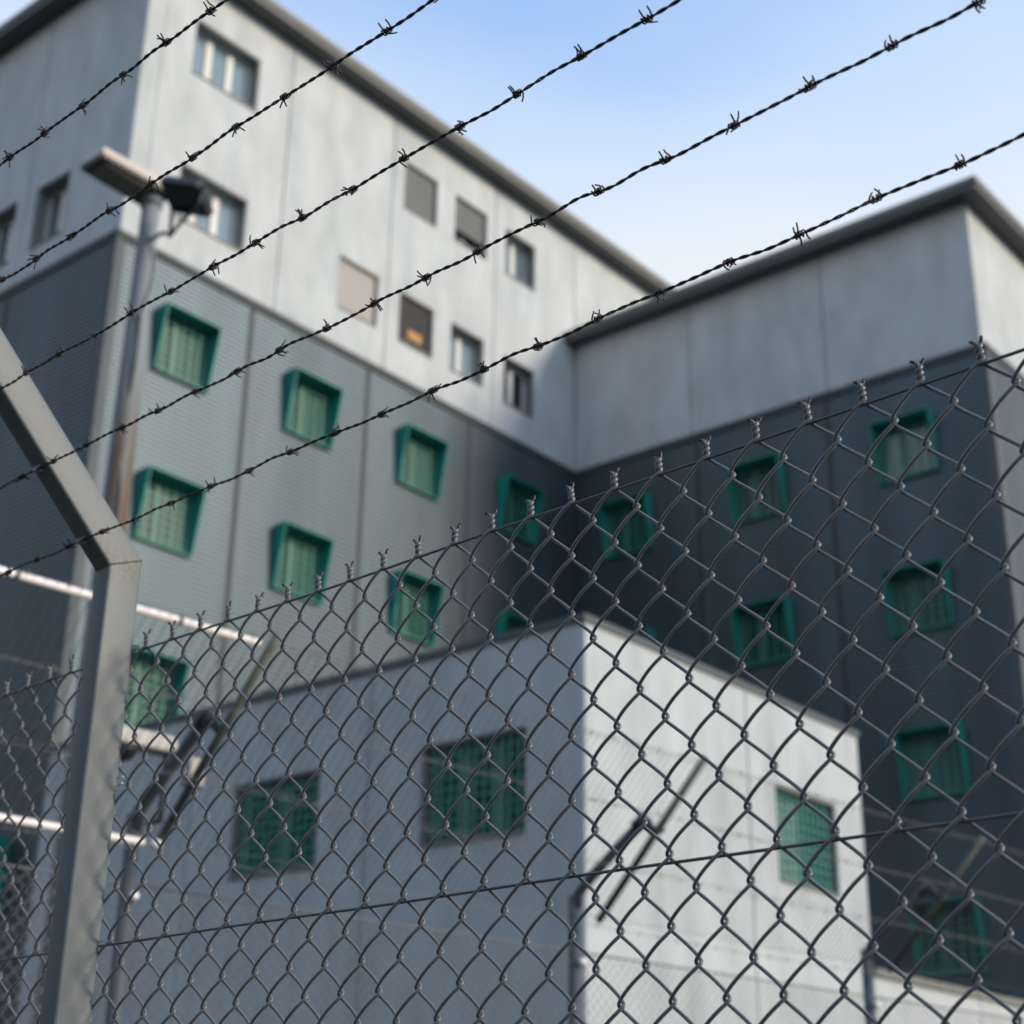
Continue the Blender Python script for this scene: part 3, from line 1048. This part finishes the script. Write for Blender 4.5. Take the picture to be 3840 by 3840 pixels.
def barb_mesh(var):
    r = np.random.default_rng(40 + var)
    mb = MB()
    for k in range(2):
        off = (-0.0030 if k == 0 else 0.0030)
        ph = r.uniform(0, 6.28)
        t = np.linspace(0, 1, 22)
        a = ph + t * (1.6 + r.uniform(-0.15, 0.25)) * 2 * math.pi
        R = 0.0034
        core = np.stack([off + (t - 0.5) * 0.0062, R * np.cos(a), R * np.sin(a)], 1)
        mb.tube(core, 0.00108, 6)
        for end, sg in ((0, -1.0), (-1, 1.0)):
            e = core[end]
            rad = np.array([0, math.cos(a[end]), math.sin(a[end])])
            tan = np.array([0, -math.sin(a[end]), math.cos(a[end])]) * sg
            d = tan * 0.95 + rad * 0.35 + np.array([r.uniform(-0.35, 0.35), 0, 0])
            d /= np.linalg.norm(d)
            ln = r.uniform(0.0095, 0.0130)
            bend = np.array([r.uniform(-0.2, 0.2), 0, 0]) * ln
            mb.tube([e, e + d * ln * 0.5, e + d * ln * 0.9 + bend * 0.8, e + d * ln + bend], [0.00108, 0.00105, 0.0010, 0.0005], 6)
    return mb.mesh('barb', M_BARB, True)


bm = [barb_mesh(i) for i in range(9)]
START = [0.153, 0.331, 0.486, 0.555, 0.711]
LAB = ['lowest barbed wire, running just above the twisted top of the chain-link fence',
       'barbed wire next above the lowest one, clipped to the sloping grey arm',
       'middle one of the five barbed wires on the sloping arm',
       'barbed wire second from the top of the five on the sloping arm',
       'topmost of the five barbed wires on the sloping arm']
for w, (s, b0) in enumerate(zip(WPOS, START)):
    base = K_LOC(s, 0.006)
    wo = empty('barbed_wire', (P0 + U * 0.0 - N * base[1] * 1.0 + np.array([0, 0, base[2]])).tolist(), RF)
    tag(wo, LAB[w], 'barbed wire', 'barbed wires on the sloping arm')
    xs = np.arange(-2.6, 3.5, 0.0028)
    r = np.random.default_rng(60 + w)
    ctrl = np.arange(-2.8, 3.6, 0.0477)
    jy = np.interp(xs, ctrl, r.normal(0, 0.0007, len(ctrl)))
    jz = np.interp(xs, ctrl, r.normal(0, 0.0019, len(ctrl)))
    ker = np.ones(9) / 9
    jy, jz = np.convolve(jy, ker, 'same'), np.convolve(jz, ker, 'same')
    jz = jz - 0.004 * np.sin(np.clip((xs - 0.38) / 2.5, 0, 1) * math.pi)
    pa = xs * 2 * math.pi / 0.035 + r.uniform(0, 6)
    for ph in (0, math.pi):
        mb = MB()
        mb.tube(np.stack([xs, jy + 0.00112 * np.cos(pa + ph), jz + 0.00112 * np.sin(pa + ph)], 1), 0.00115, 6)
        mb.build('wire_strand', M_BARB, wo, True)
    x = b0 - 0.0953 * 33
    while x < 3.45:
        if x > -2.55:
            i = int(np.argmin(abs(xs - x)))
            o = bpy.data.objects.new('barb', bm[r.integers(0, 9)])
            link(o, wo)
            o.location = (x + r.uniform(-0.002, 0.002), jy[i], jz[i])
            o.rotation_euler = (r.uniform(0, 6.28), 0, 0)
            if r.uniform() < 0.5:
                o.scale = (-1, 1, 1)
        x += 0.0953
